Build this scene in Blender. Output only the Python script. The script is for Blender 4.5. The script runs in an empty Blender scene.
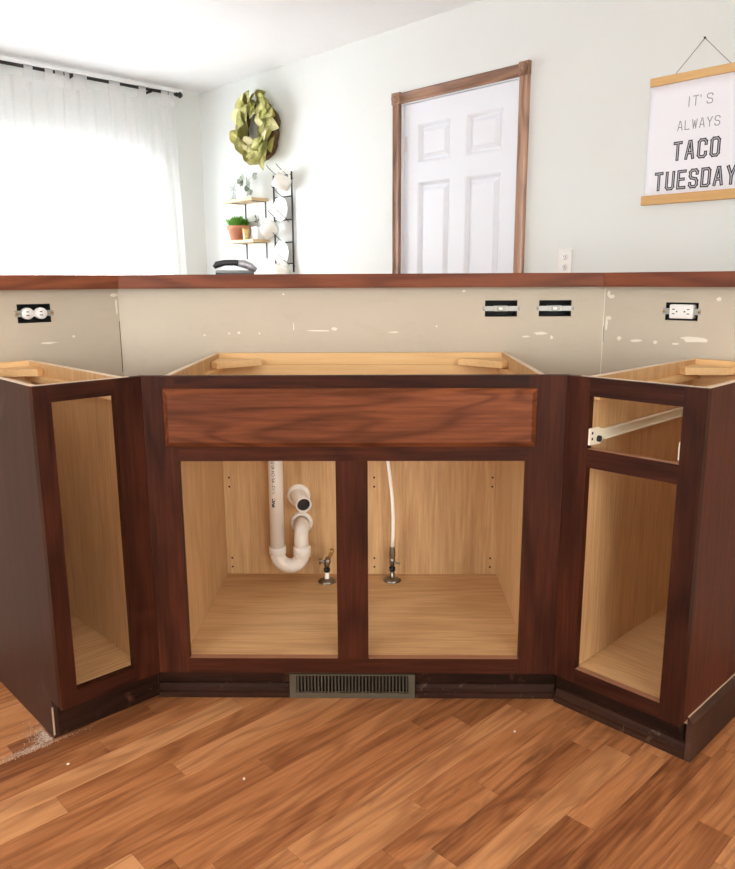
import bpy, bmesh, math, random
from mathutils import Vector, Matrix
random.seed(7)
IN = 0.0254
S2 = math.sqrt(0.5)
scene = bpy.context.scene
col = scene.collection

# ------------------------------------------------------------------ camera
cam_d = bpy.data.cameras.new('camera'); cam = bpy.data.objects.new('camera', cam_d); col.objects.link(cam)
PITCH, YAW, ROLL = 0.2021, 0.0171, -0.0046
fw = Vector((-math.sin(YAW)*math.cos(PITCH), math.cos(YAW)*math.cos(PITCH), -math.sin(PITCH)))
rt = Vector((math.cos(YAW), math.sin(YAW), 0))
up = rt.cross(fw)
r2 = rt*math.cos(ROLL) + up*math.sin(ROLL); u2 = up*math.cos(ROLL) - rt*math.sin(ROLL)
cam.matrix_world = Matrix(((r2.x, u2.x, -fw.x, 2.465*IN), (r2.y, u2.y, -fw.y, -69.91*IN),
                           (r2.z, u2.z, -fw.z, 43.22*IN), (0, 0, 0, 1)))
cam_d.sensor_fit = 'HORIZONTAL'; cam_d.sensor_width = 36; cam_d.lens = 36*751.6/735
cam_d.clip_start = 0.05; cam_d.clip_end = 100
scene.camera = cam

# ------------------------------------------------------------------ world, light, exposure
def lin(r, g, b):
    f = lambda c: (c/255/12.92) if c/255 <= .04045 else ((c/255+.055)/1.055)**2.4
    return (f(r), f(g), f(b), 1)
w = bpy.data.worlds.new('overcast_sky'); scene.world = w; w.use_nodes = True
w.node_tree.nodes['Background'].inputs[0].default_value = (0.96, 0.98, 1.0, 1)
w.node_tree.nodes['Background'].inputs[1].default_value = 6.0
scene.view_settings.view_transform = 'Standard'; scene.view_settings.look = 'None'
scene.view_settings.gamma = 1; scene.view_settings.use_curve_mapping = False
scene.view_settings.exposure = 0.0
scene.cycles.use_denoising = True
scene.cycles.max_bounces = 10; scene.cycles.diffuse_bounces = 6; scene.cycles.transparent_max_bounces = 12
scene.cycles.sample_clamp_indirect = 6

def UV(u, v, z=0):               # house axes (45 degrees to the sink) -> world, inches
    return Vector(((u-v)*S2*IN, (u+v)*S2*IN, z*IN))
def area(name, loc, rotz, sx, sz, power, color, tilt=90):
    d = bpy.data.lights.new(name, 'AREA'); d.shape = 'RECTANGLE'; d.size = sx*IN; d.size_y = sz*IN
    d.energy = power; d.color = color
    o = bpy.data.objects.new(name, d); col.objects.link(o); o.location = loc
    o.rotation_euler = (math.radians(tilt), 0, rotz); return o
# daylight entering by the kitchen windows behind and beside the camera, and by the dining window
area('daylight_rear_window', UV(-147, -10, 52), math.radians(-45), 90, 58, 46, (0.97, 0.97, 1.0))
area('daylight_right_window', UV(-60, -147, 50), math.radians(45), 84, 66, 50, (1.0, 0.94, 0.86))
area('daylight_dining_window', UV(34, 160, 54), math.radians(225), 60, 44, 150, (0.92, 0.96, 1.0))

# ------------------------------------------------------------------ materials
class NT:
    def __init__(s, name):
        s.m = bpy.data.materials.new(name); s.m.use_nodes = True
        s.t = s.m.node_tree; s.b = s.t.nodes['Principled BSDF']; s.out = s.t.nodes['Material Output']
    def n(s, typ, **kw):
        o = s.t.nodes.new(typ)
        for k, v in kw.items(): setattr(o, k, v)
        return o
    def l(s, a, b): s.t.links.new(a, b)
    def math(s, op, a, b=None):
        o = s.n('ShaderNodeMath', operation=op)
        for i, x in enumerate((a, b)):
            if x is None: continue
            if hasattr(x, 'links'): s.l(x, o.inputs[i])
            else: o.inputs[i].default_value = x
        return o.outputs[0]
    def mix(s, f, a, b, typ='MIX'):
        o = s.n('ShaderNodeMix', data_type='RGBA', blend_type=typ)
        for i, x in ((0, f), (6, a), (7, b)):
            if hasattr(x, 'links'): s.l(x, o.inputs[i])
            else: o.inputs[i].default_value = x
        return o.outputs[2]
    def ramp(s, f, stops):
        o = s.n('ShaderNodeValToRGB'); s.l(f, o.inputs[0])
        e = o.color_ramp.elements
        e[0].position, e[0].color = stops[0]; e[1].position, e[1].color = stops[-1]
        for p_, c in stops[1:-1]:
            q = e.new(p_); q.color = c
        return o.outputs[0]
    def noise(s, vec, scale, detail=3, rough=.5, dist=0):
        o = s.n('ShaderNodeTexNoise'); s.l(vec, o.inputs['Vector'])
        o.inputs['Scale'].default_value = scale; o.inputs['Detail'].default_value = detail
        o.inputs['Roughness'].default_value = rough; o.inputs['Distortion'].default_value = dist
        return o.outputs['Fac']
    def mapping(s, vec, scale=(1, 1, 1), rot=(0, 0, 0)):
        o = s.n('ShaderNodeMapping'); s.l(vec, o.inputs[0])
        o.inputs['Scale'].default_value = scale; o.inputs['Rotation'].default_value = rot
        return o.outputs[0]
    def bump(s, h, strength, dist=.002):
        o = s.n('ShaderNodeBump'); s.l(h, o.inputs['Height'])
        o.inputs['Strength'].default_value = strength; o.inputs['Distance'].default_value = dist
        s.l(o.outputs[0], s.b.inputs['Normal'])

def plain(name, c, rough=.5, metal=0, bump=0, bscale=200, spec=.5, var=0):
    k = NT(name); k.b.inputs['Base Color'].default_value = c
    k.b.inputs['Roughness'].default_value = rough; k.b.inputs['Metallic'].default_value = metal
    k.b.inputs['Specular IOR Level'].default_value = spec
    tc = k.n('ShaderNodeTexCoord').outputs['Object']
    if bump: k.bump(k.noise(tc, bscale, 3), bump)
    if var:
        f = k.noise(tc, 9, 4)
        d = (c[0]*(1-var), c[1]*(1-var), c[2]*(1-var), 1)
        k.l(k.mix(f, d, c), k.b.inputs['Base Color'])
    return k.m

def wood(name, dark, mid, light, axis='Z', rough=.35, contour=7., fine=.35, spread=5., spec=.4, tone=.0,
         space='Object', scuff=None, cont_amt=.5, coat=0, rotz=0, knots=0, dist=.3):
    """stretched-noise wood grain running along one axis"""
    k = NT(name)
    if space == 'Object':
        v = k.n('ShaderNodeTexCoord').outputs['Object']
    else:
        v = k.n('ShaderNodeNewGeometry').outputs['Position']
    if rotz: v = k.mapping(v, (1, 1, 1), (0, 0, rotz))
    rnd = k.n('ShaderNodeObjectInfo').outputs['Random']
    off = k.n('ShaderNodeCombineXYZ'); r10 = k.math('MULTIPLY', rnd, 37.0)
    for i in range(3): k.l(r10, off.inputs[i])
    ad = k.n('ShaderNodeVectorMath', operation='ADD'); k.l(v, ad.inputs[0]); k.l(off.outputs[0], ad.inputs[1])
    v = ad.outputs[0]
    long_ = .16
    sc = {'X': (long_, 1, 1), 'Y': (1, long_, 1), 'Z': (1, 1, long_)}[axis]
    sf = {'X': (.05, 1, 1), 'Y': (1, .05, 1), 'Z': (1, 1, .05)}[axis]
    big = k.noise(k.mapping(v, sc), spread, 2, .45, dist)
    rings = k.math('SINE', k.math('MULTIPLY', big, contour*6.283))
    rings = k.math('MULTIPLY', k.math('ADD', rings, 1.0), .5)
    rings = k.math('POWER', rings, 2.2)
    fg = k.noise(k.mapping(v, sf), 130, 4, .6)
    blot = k.noise(k.mapping(v, sc), 3.2, 3)
    f = k.math('ADD', k.math('MULTIPLY', fg, fine), k.math('MULTIPLY', blot, 1-fine))
    if tone: f = k.math('ADD', f, k.math('MULTIPLY', k.math('SUBTRACT', rnd, .5), tone))
    c = k.ramp(f, [(.28, dark), (.5, mid), (.72, light)])
    c = k.mix(k.math('MULTIPLY', rings, cont_amt), c, k.mix(1.0, c, (dark[0]/max(light[0], .01), dark[1]/max(light[1], .01), dark[2]/max(light[2], .01), 1), 'MULTIPLY'))
    if knots:
        kn = k.noise(k.mapping(v, (.35, 1, 1)), 9, 4, .6, 1.2)
        kn = k.ramp(kn, [(.57, (0, 0, 0, 1)), (.74, (1, 1, 1, 1))])
        c = k.mix(k.math('MULTIPLY', kn, .6), c, lin(74, 46, 30))
    if scuff:
        sm = k.noise(k.mapping(v, (1, 1, 1)), scuff[1], 5, .65, .6)
        sm = k.ramp(sm, [(.60, (0, 0, 0, 1)), (.74, (1, 1, 1, 1))])
        c = k.mix(k.math('MULTIPLY', sm, scuff[2]), c, scuff[0])
    k.l(c, k.b.inputs['Base Color'])
    rr = k.math('ADD', k.math('MULTIPLY', fg, .15), rough-.07); k.l(rr, k.b.inputs['Roughness'])
    k.b.inputs['Specular IOR Level'].default_value = spec
    if coat: k.b.inputs['Coat Weight'].default_value = coat; k.b.inputs['Coat Roughness'].default_value = .25
    k.bump(fg, .06, .001)
    return k.m

CH = (lin(30, 12, 6), lin(58, 26, 14), lin(84, 40, 23))
cherry_z = wood('dark_cherry_upright', *CH, axis='Z', rough=.48, cont_amt=.45, contour=9, fine=.5, spec=.12)
cherry_x = wood('dark_cherry_level', *CH, axis='X', rough=.48, cont_amt=.45, contour=9, fine=.5, spec=.12)
end_panel_m = wood('dark_cherry_end_panel', lin(42, 18, 11), lin(76, 36, 24), lin(104, 54, 37), axis='Z', rough=.5, cont_amt=.15, fine=.7, spec=.14)
end_panel_worn = wood('dark_cherry_worn_panel', lin(36, 19, 14), lin(62, 37, 30), lin(86, 54, 44), axis='Z', rough=.5, cont_amt=.15, fine=.7, spec=.25,
                      scuff=(lin(118, 96, 84), 5.5, .30))
drawer_m = wood('red_cherry_drawer_front', lin(82, 42, 23), lin(120, 67, 39), lin(152, 92, 57), axis='X', rough=.45, contour=12, cont_amt=.5, spread=5., fine=.45, spec=.14, dist=1.2)
MP = (lin(170, 130, 86), lin(200, 160, 112), lin(220, 184, 136))
maple_z = wood('maple_laminate_upright', *MP, axis='Z', rough=.5, cont_amt=.2, fine=.6, contour=7)
maple_x = wood('maple_laminate_level', *MP, axis='X', rough=.5, cont_amt=.2, fine=.6, contour=7)
pine_x = wood('raw_pine_level', lin(205, 160, 105), lin(228, 190, 135), lin(238, 206, 155), axis='X', rough=.6, cont_amt=.18, contour=4)
pine_y = wood('raw_pine_deep', lin(205, 160, 105), lin(228, 190, 135), lin(238, 206, 155), axis='Y', rough=.6, cont_amt=.18, contour=4)
edge_m = plain('pale_panel_edge', lin(222, 204, 178), .6, bump=.1)
lit_edge_m = plain('lit_brown_edge', lin(150, 104, 74), .6)  # lighter brown that paints light onto the cherry rail tops
scrape_m = plain('scraped_raw_wood', lin(176, 148, 118), .7)
kick_m = wood('worn_black_brown_kick', lin(20, 11, 6), lin(38, 21, 13), lin(60, 35, 23), axis='X', rough=.55, cont_amt=.4,
              scuff=(lin(120, 78, 56), 14., .40), spec=.1)
shoe_m = wood('dark_shoe_moulding', lin(26, 14, 8), lin(46, 26, 17), lin(66, 40, 27), axis='X', rough=.55, cont_amt=.2,
              scuff=(lin(150, 120, 95), 22., .5), spec=.1)
base_m = wood('brown_base_board', lin(44, 26, 20), lin(66, 42, 31), lin(84, 55, 41), axis='X', rough=.55, cont_amt=.2, spec=.22)
bar_m = wood('cherry_bar_top', lin(88, 43, 25), lin(122, 65, 39), lin(148, 86, 54), axis='X', rough=.5, cont_amt=.5, spec=.25, contour=9)
trim_wood = wood('weathered_brown_casing', lin(116, 84, 66), lin(160, 122, 98), lin(190, 154, 128), axis='X', rough=.5, cont_amt=.55, contour=9)
trim_wood_z = wood('weathered_brown_casing_upright', lin(116, 84, 66), lin(160, 122, 98), lin(190, 154, 128), axis='Z', rough=.5, cont_amt=.55, contour=9)
plank_m = wood('honey_laminate_plank', lin(128, 76, 43), lin(182, 120, 74), lin(210, 152, 102), axis='X', rough=.42, contour=9, cont_amt=.42,
               spread=8., fine=.5, tone=.27, knots=1, space='World', rotz=math.radians(-45), spec=.28)
slab_m = wood('honey_laminate_floor', lin(130, 80, 44), lin(170, 114, 67), lin(192, 138, 88), axis='X', rough=.34, contour=5.5, cont_amt=.25,
              spread=7., space='World', rotz=math.radians(-45), spec=.28)
oak_m = wood('pale_oak_rail', lin(196, 150, 92), lin(216, 174, 116), lin(228, 190, 134), axis='X', rough=.5, cont_amt=.15)
shelf_m = wood('pale_birch_shelf', lin(196, 160, 112), lin(216, 184, 138), lin(228, 200, 158), axis='X', rough=.5, cont_amt=.1)

def wallpaint(name, c, bump=.12, var=.03, stain=None):
    k = NT(name)
    tc = k.n('ShaderNodeTexCoord').outputs['Object']
    f = k.noise(tc, 3.0, 5, .6)
    d = (c[0]*(1-var*2), c[1]*(1-var*2), c[2]*(1-var*2.2), 1)
    cc = k.mix(f, d, c)
    if stain:
        s_ = k.ramp(k.noise(k.mapping(tc, (1, 1, 2.2)), 7, 6, .7, .5), [(.55, (0, 0, 0, 1)), (.75, (1, 1, 1, 1))])
        cc = k.mix(k.math('MULTIPLY', s_, .35), cc, stain)
    k.l(cc, k.b.inputs['Base Color']); k.b.inputs['Roughness'].default_value = .6
    k.b.inputs['Specular IOR Level'].default_value = .3
    k.bump(k.noise(tc, 260, 3, .6), bump, .002)
    return k.m
wall_m = wallpaint('pale_grey_wall_paint', lin(223, 226, 223), .08)
ceil_m = wallpaint('white_ceiling_paint', lin(238, 239, 240), .1)
beige_m = wallpaint('beige_wall_paint', lin(200, 188, 168), .3, .08, lin(176, 162, 138))
white_m = plain('white_gloss_paint', lin(226, 229, 235), .4)
trimwhite_m = plain('white_trim_paint', lin(244, 244, 242), .4)
plaster_m = plain('white_plaster_scar', lin(230, 222, 206), .8, bump=.3)
crack_m = plain('dark_crack', lin(70, 60, 50), .9)
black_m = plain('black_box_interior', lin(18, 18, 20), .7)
plain_switch = plain('grey_white_switch_plastic', lin(176, 174, 168), .4)
outwhite_m = plain('white_outlet_plastic', lin(236, 234, 228), .35)
hinge_m = plain('satin_hinge', lin(214, 214, 212), .4)
steel_m = plain('galvanised_strap', lin(160, 158, 152), .45, .6)
brass_m = plain('brass_screw', lin(170, 140, 80), .35, 1)
chrome_m = plain('tarnished_chrome', lin(150, 142, 130), .28, 1, var=.3)
rubber_m = plain('black_rubber', lin(20, 19, 18), .7)
pvc_m = plain('cream_pvc', lin(248, 244, 234), .35, bump=.03, var=.02)
bore_shade_m = plain('pipe_bore_shade', lin(40, 38, 36), .6)  # dark colour standing for shade inside the cream pipe
slide_m = plain('cream_painted_steel', lin(236, 228, 206), .35)
ink_m = plain('black_print', lin(40, 40, 46), .6)
thinink_m = plain('grey_print', lin(140, 140, 144), .6)
paper_m = plain('white_paper', lin(236, 236, 242), .7)
inline_m = plain('pale_inline_print', lin(190, 190, 198), .7)
twine_m = plain('grey_twine', lin(132, 130, 122), .9)
iron_m = plain('black_iron', lin(58, 58, 60), .45, .6)
cream_m = plain('cream_glaze', lin(240, 238, 228), .25)
terra_m = plain('terracotta', lin(206, 140, 110), .8, bump=.2, var=.15)
gold_m = plain('pale_gold_metal', lin(216, 186, 130), .3, .7)
ceramic_m = plain('white_ceramic', lin(240, 240, 238), .25)
soil_m = plain('potting_soil', lin(60, 44, 34), .95, bump=.6)
green_m = plain('bright_green_leaf', lin(112, 176, 64), .5, var=.3)
euc_m = plain('grey_green_eucalyptus_leaf', lin(168, 176, 158), .6, var=.15)
sage_m = plain('dark_sage_sprig', lin(90, 96, 80), .6)
twig_m = plain('brown_twig', lin(96, 72, 48), .9, bump=.5, bscale=120)
rod_m = plain('dark_bronze_rod', lin(58, 56, 56), .45, .5)
grille_m = plain('taupe_register_paint', lin(84, 74, 58), .55, .2)
phone_dark = plain('charcoal_phone_plastic', lin(44, 46, 50), .3)
phone_silver = plain('silver_phone_plastic', lin(168, 170, 174), .3, .4)
lamp_metal = plain('brushed_nickel', lin(190, 186, 180), .35, 1)
def leafmat():
    k = NT('yellow_green_magnolia_leaf')
    rnd = k.n('ShaderNodeObjectInfo').outputs['Random']
    c = k.ramp(rnd, [(0, lin(200, 200, 118)), (.3, lin(228, 224, 152)), (.7, lin(242, 236, 178)), (1, lin(244, 238, 194))])
    tc = k.n('ShaderNodeTexCoord').outputs['Object']
    c = k.mix(k.math('MULTIPLY', k.noise(tc, 40, 3), .2), c, lin(200, 200, 118))
    k.l(c, k.b.inputs['Base Color']); k.b.inputs['Roughness'].default_value = .5
    return k.m
leaf_m = leafmat()
def sheermat():
    k = NT('sheer_white_voile')
    tr = k.n('ShaderNodeBsdfTransparent'); tr.inputs[0].default_value = (1, 1, 1, 1)
    tl = k.n('ShaderNodeBsdfTranslucent'); tl.inputs[0].default_value = lin(248, 248, 248)
    df = k.n('ShaderNodeBsdfDiffuse'); df.inputs[0].default_value = lin(246, 246, 246)
    tc = k.n('ShaderNodeTexCoord').outputs['Object']
    wv = k.noise(k.mapping(tc, (1, 1, .25)), 500, 2)
    m1 = k.n('ShaderNodeMixShader'); m1.inputs[0].default_value = .5; k.l(tl.outputs[0], m1.inputs[1]); k.l(df.outputs[0], m1.inputs[2])
    m2 = k.n('ShaderNodeMixShader'); k.l(k.math('ADD', k.math('MULTIPLY', wv, .2), .6), m2.inputs[0])
    k.l(tr.outputs[0], m2.inputs[1]); k.l(m1.outputs[0], m2.inputs[2])
    k.l(m2.outputs[0], k.out.inputs[0]); return k.m
sheer_m = sheermat()
def glassmat(name, tint, refl=.08):
    k = NT(name)
    tr = k.n('ShaderNodeBsdfTransparent'); tr.inputs[0].default_value = tint
    gl = k.n('ShaderNodeBsdfGlossy'); gl.inputs['Roughness'].default_value = .03
    lw = k.n('ShaderNodeLayerWeight'); lw.inputs[0].default_value = .25
    m2 = k.n('ShaderNodeMixShader'); k.l(k.math('ADD', k.math('MULTIPLY', lw.outputs['Fresnel'], .5), refl*.4), m2.inputs[0])
    k.l(tr.outputs[0], m2.inputs[1]); k.l(gl.outputs[0], m2.inputs[2]); k.l(m2.outputs[0], k.out.inputs[0]); return k.m
pane_m = glassmat('window_glass', (.97, .98, .98, 1))
vase_m = glassmat('clear_vase_glass', (.93, .95, .95, 1), .25)

# ------------------------------------------------------------------ mesh helpers (inches in, metres out)
def box(bm, x0, x1, y0, y1, z0, z1, bev=0):
    b = bmesh.new()
    vs = [b.verts.new((x, y, z)) for z in (z0, z1) for y in (y0, y1) for x in (x0, x1)]
    for f in ((0, 2, 3, 1), (4, 5, 7, 6), (0, 1, 5, 4), (2, 6, 7, 3), (0, 4, 6, 2), (1, 3, 7, 5)):
        b.faces.new([vs[i] for i in f])
    if bev: bmesh.ops.bevel(b, geom=list(b.edges), offset=bev, segments=1, affect='EDGES')
    merge(bm, b)
def merge(bm, b, M=None):
    if M is not None: bmesh.ops.transform(b, matrix=M, verts=b.verts)
    mp = {v: bm.verts.new(v.co) for v in b.verts}
    for f in b.faces:
        try: nf = bm.faces.new([mp[v] for v in f.verts]); nf.smooth = f.smooth
        except ValueError: pass
    b.free()
def prism(bm, poly, z0, z1, axis='z'):
    def P(a, b_, c): return {'z': (a, b_, c), 'y': (a, c, b_), 'x': (c, a, b_)}[axis]
    n = len(poly)
    lo = [bm.verts.new(P(a, b_, z0)) for a, b_ in poly]; hi = [bm.verts.new(P(a, b_, z1)) for a, b_ in poly]
    fs = [bm.faces.new(lo[::-1]), bm.faces.new(hi)]
    for i in range(n): fs.append(bm.faces.new((lo[i], lo[(i+1) % n], hi[(i+1) % n], hi[i])))
    bmesh.ops.recalc_face_normals(bm, faces=bm.faces)
def tube(bm, pts, r, seg=12, cap=True):
    pts = [Vector(q) for q in pts]; n = len(pts)
    rs = r if isinstance(r, (list, tuple)) else [r]*n
    T = [(pts[min(i+1, n-1)]-pts[max(i-1, 0)]).normalized() for i in range(n)]
    a = Vector((0, 0, 1)) if abs(T[0].z) < .9 else Vector((1, 0, 0))
    N = T[0].cross(a).normalized(); rings = []
    for i in range(n):
        N = (N - T[i]*N.dot(T[i])).normalized(); B = T[i].cross(N)
        rings.append([bm.verts.new(pts[i] + (N*math.cos(2*math.pi*j/seg) + B*math.sin(2*math.pi*j/seg))*rs[i]) for j in range(seg)])
    for i in range(n-1):
        for j in range(seg):
            f = bm.faces.new((rings[i][j], rings[i][(j+1) % seg], rings[i+1][(j+1) % seg], rings[i+1][j])); f.smooth = True
    if cap: bm.faces.new(rings[0][::-1]); bm.faces.new(rings[-1])
def lathe(bm, prof, seg=20, M=None, smooth=True):
    b = bmesh.new(); rings = []
    for r, z in prof:
        if r < 1e-6: rings.append([b.verts.new((0, 0, z))])
        else: rings.append([b.verts.new((r*math.cos(2*math.pi*j/seg), r*math.sin(2*math.pi*j/seg), z)) for j in range(seg)])
    for i in range(len(rings)-1):
        A, B = rings[i], rings[i+1]
        for j in range(seg):
            k2 = (j+1) % seg
            if len(A) == 1 and len(B) == 1: continue
            if len(A) == 1: f = b.faces.new((A[0], B[k2], B[j]))
            elif len(B) == 1: f = b.faces.new((A[j], A[k2], B[0]))
            else: f = b.faces.new((A[j], A[k2], B[k2], B[j]))
            f.smooth = smooth
    bmesh.ops.recalc_face_normals(b, faces=b.faces)
    merge(bm, b, M)
def slab_holes(bm, x0, x1, z0, z1, y0, y1, holes):
    """upright slab with real rectangular openings"""
    xs = sorted({x0, x1, *[h[0] for h in holes], *[h[1] for h in holes]}); zs = sorted({z0, z1, *[h[2] for h in holes], *[h[3] for h in holes]})
    xs = [a for a in xs if x0 <= a <= x1]; zs = [a for a in zs if z0 <= a <= z1]
    V = {}
    def vert(i, j, y):
        if (i, j, y) not in V: V[i, j, y] = bm.verts.new((xs[i], y, zs[j]))
        return V[i, j, y]
    def solid(i, j):
        if not (0 <= i < len(xs)-1 and 0 <= j < len(zs)-1): return False
        cx, cz = (xs[i]+xs[i+1])/2, (zs[j]+zs[j+1])/2
        return not any(h[0] < cx < h[1] and h[2] < cz < h[3] for h in holes)
    for i in range(len(xs)-1):
        for j in range(len(zs)-1):
            if not solid(i, j): continue
            bm.faces.new((vert(i, j, y0), vert(i+1, j, y0), vert(i+1, j+1, y0), vert(i, j+1, y0)))
            bm.faces.new((vert(i, j, y1), vert(i, j+1, y1), vert(i+1, j+1, y1), vert(i+1, j, y1)))
            for (di, dj, a, b_) in ((-1, 0, (i, j), (i, j+1)), (1, 0, (i+1, j), (i+1, j+1)), (0, -1, (i, j), (i+1, j)), (0, 1, (i, j+1), (i+1, j+1))):
                if not solid(i+di, j+dj):
                    bm.faces.new((vert(*a, y0), vert(*a, y1), vert(*b_, y1), vert(*b_, y0)))
    bmesh.ops.recalc_face_normals(bm, faces=bm.faces)

def mesh(name, bm, m):
    bmesh.ops.scale(bm, vec=(IN, IN, IN), verts=bm.verts)
    me = bpy.data.meshes.new(name); bm.to_mesh(me); bm.free()
    me.materials.append(m); return me
def obj(name, bm, m, parent=None, label=None):
    me = bm if isinstance(bm, bpy.types.Mesh) else mesh(name, bm, m)
    o = bpy.data.objects.new(name, me); col.objects.link(o)
    if parent is not None: o.parent = parent
    if label: o['label'] = label
    return o
def part(name, m, parent, *boxes, bev=0, label=None):
    bm = bmesh.new()
    for b in boxes: box(bm, *b, bev=bev)
    return obj(name, bm, m, parent, label)
def tag(o, label, cat, group=None):
    o['label'] = label; o['category'] = cat
    if group: o['group'] = group
    return o
def thing(name, label, cat, loc=(0, 0, 0), rotz=0, group=None):
    o = bpy.data.objects.new(name, None); col.objects.link(o); o.empty_display_size = .05
    o.location = Vector(loc); o.rotation_euler = (0, 0, rotz)
    return tag(o, label, cat, group)
def struct(name, bm, m, loc=(0, 0, 0), rotz=0):
    o = obj(name, bm, m) if bm is not None else bpy.data.objects.new(name, None)
    if bm is None: col.objects.link(o)
    o.location = Vector(loc); o.rotation_euler = (0, 0, rotz); o['kind'] = 'structure'; return o
def V3(x, y, z): return Vector((x*IN, y*IN, z*IN))
def place(o, x, y, z, rz=0, rx=0, ry=0):
    o.location = V3(x, y, z); o.rotation_euler = (rx, ry, rz); return o
R45 = math.radians(45)

# ------------------------------------------------------------------ room shell
CEIL = 96.2
U0, U1, W0, W1 = -150., 79., -150., 149.2
def uvrect(bm, u0, u1, v0, v1, z0, z1):
    prism(bm, [((u-v)*S2, (u+v)*S2) for u, v in ((u0, v0), (u1, v0), (u1, v1), (u0, v1))], z0, z1)
bm = bmesh.new(); uvrect(bm, U0, U1, W0, W1, -2.5, -.35); floor = struct('floor', bm, slab_m)
bm = bmesh.new(); uvrect(bm, U0-4.5, U1+4.5, W0-4.5, W1+4.5, CEIL, CEIL+4); struct('ceiling', bm, ceil_m)

# walls in their own frames: x to the right seen from inside, y into the wall
DOOR = (-68.4, -38.2, 0, 80.5)
bm = bmesh.new(); slab_holes(bm, -W1, -W0, -2.5, CEIL, 0, 4.5, [(DOOR[0]-.8, DOOR[1]+.8, -2.5, DOOR[3]+.8), (-27.5, -25.7, 44.9, 48.2)])
wall_back = struct('wall_back', bm, wall_m, UV(U1, 0), -R45)
WIN = (2., 63., 34., 74.6)
bm = bmesh.new(); slab_holes(bm, U0-4.5, U1+4.5, -2.5, CEIL, 0, 4.5, [WIN]); wall_left = struct('wall_left', bm, wall_m, UV(0, W1), R45)
WR = (-57., 37., 22., 82.)
bm = bmesh.new(); slab_holes(bm, W0-4.5, W1+4.5, -2.5, CEIL, 0, 4.5, [WR]); struct('wall_rear', bm, wall_m, UV(U0, 0), 3*R45)
WS = (16., 104., 16., 84.)
bm = bmesh.new(); slab_holes(bm, -U1, -U0, -2.5, CEIL, 0, 4.5, [WS]); struct('wall_right', bm, wall_m, UV(0, W0), 5*R45)

def window(name, rect, loc, rotz, cols=2, rows=2):
    x0, x1, z0, z1 = rect
    r = struct(name, None, None, loc, rotz)
    f = bmesh.new(); slab_holes(f, x0, x1, z0, z1, .6, 4.0, [(x0+1.6, x1-1.6, z0+1.6, z1-1.6)]); obj('window_frame', f, white_m, r)
    ax0, ax1, az0, az1 = x0+1.6, x1-1.6, z0+1.6, z1-1.6
    dx, dz = (ax1-ax0)/cols, (az1-az0)/rows
    for i in range(1, cols): part('mullion', white_m, r, (ax0+dx*i-.6, ax0+dx*i+.6, 1.4, 3.2, az0, az1))
    for j in range(1, rows):
        for i in range(cols): part('rail', white_m, r, (ax0+dx*i+.6, ax0+dx*(i+1)-.6, 1.4, 3.2, az0+dz*j-.6, az0+dz*j+.6))
    for i in range(cols):
        for j in range(rows):
            part('pane', pane_m, r, (ax0+dx*i+(.6 if i else 0), ax0+dx*(i+1)-(.6 if i < cols-1 else 0), 2.2, 2.35, az0+dz*j+(.6 if j else 0), az0+dz*(j+1)-(.6 if j < rows-1 else 0)))
    part('window_sill', white_m, r, (x0-1, x1+1, -1.2, .55, z0-1.0, z0), bev=.1)
    return r
window('window_1', WIN, UV(0, W1), R45, 2, 2)
window('window_2', WR, UV(U0, 0), 3*R45, 3, 1)
window('window_3', WS, UV(0, W0), 5*R45, 2, 1)

# white rail moulding above the curtain rod
bm = bmesh.new(); prism(bm, [(0, 94.75), (0, 96.15), (-1.3, 96.15), (-1.25, 95.7), (-.7, 95.1), (-.55, 94.75)], -40, 73, 'x')
struct('trim_1', bm, trimwhite_m, UV(0, W1), R45)

# floor strips, laid along the house axis
VS, VW = -10.1, 2.645
ends = {8: [-21.2], 6: [-27.5, 1.5], 2: [-25.9, 9], 0: [6.2, -22], 1: [2.5, -24], -3: [-.2, -11.8, 13], -9: [8.85, -18], -5: [12.9, -16],
        -6: [1.8, 14.7, -24], -4: [11.1, -9], -1: [-17, 12], -2: [-6, 16], 3: [-12, 12], 4: [-33, 3.5], 5: [-18, 8], 7: [-8, -34], 9: [-15, -38], -7: [-8, 18], -8: [-14, 20]}
toned = {(8, 0): .12, (0, 1): .18}
pm = {}
for k in range(-19, 21):
    v0 = VS + VW*k
    umax = 62 if k <= -7 else (26 if k < 9 else -10)
    umin = -70
    if k in ends:
        cuts = sorted(ends[k]); 
        while cuts[0] > umin+14: cuts.insert(0, cuts[0]-random.choice((15, 18, 21, 24, 27)))
        while cuts[-1] < umax-14: cuts.append(cuts[-1]+random.choice((15, 18, 21, 24, 27)))
    else:
        cuts = [umin+random.uniform(2, 18)]
        while cuts[-1] < umax-14: cuts.append(cuts[-1]+random.choice((15, 18, 21, 24, 27)))
    cuts = [umin]+[c for c in cuts if umin+4 < c < umax-4]+[umax]
    for a, b_ in zip(cuts[:-1], cuts[1:]):
        L = round(b_-a, 1)
        if L not in pm:
            q = bmesh.new(); box(q, .012, L-.012, .012, VW-.012, -.35, 0, bev=.012); pm[L] = mesh('plank', q, plank_m)
        o = obj('plank', pm[L], plank_m, floor); o.location = UV(a, v0); o.rotation_euler = (0, 0, R45)

# ------------------------------------------------------------------ peninsula half walls
HW = 42.35
T22 = math.tan(math.radians(22.5)); CX, CYW = 30.05, 24.5
outs_c = [(15.45, 19.45, 38.75, 40.75), (22.1, 26.1, 38.75, 40.75)]
bm = bmesh.new(); slab_holes(bm, -CX, CX, -2.5, HW, CYW, CYW+4.5, outs_c)
for v in bm.verts:
    if v.co.y > CYW+2 and abs(abs(v.co.x)-CX) < .01: v.co.x *= (CX+4.5*T22)/CX
wall_c = struct('wall_peninsula_center', bm, beige_m)
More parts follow.
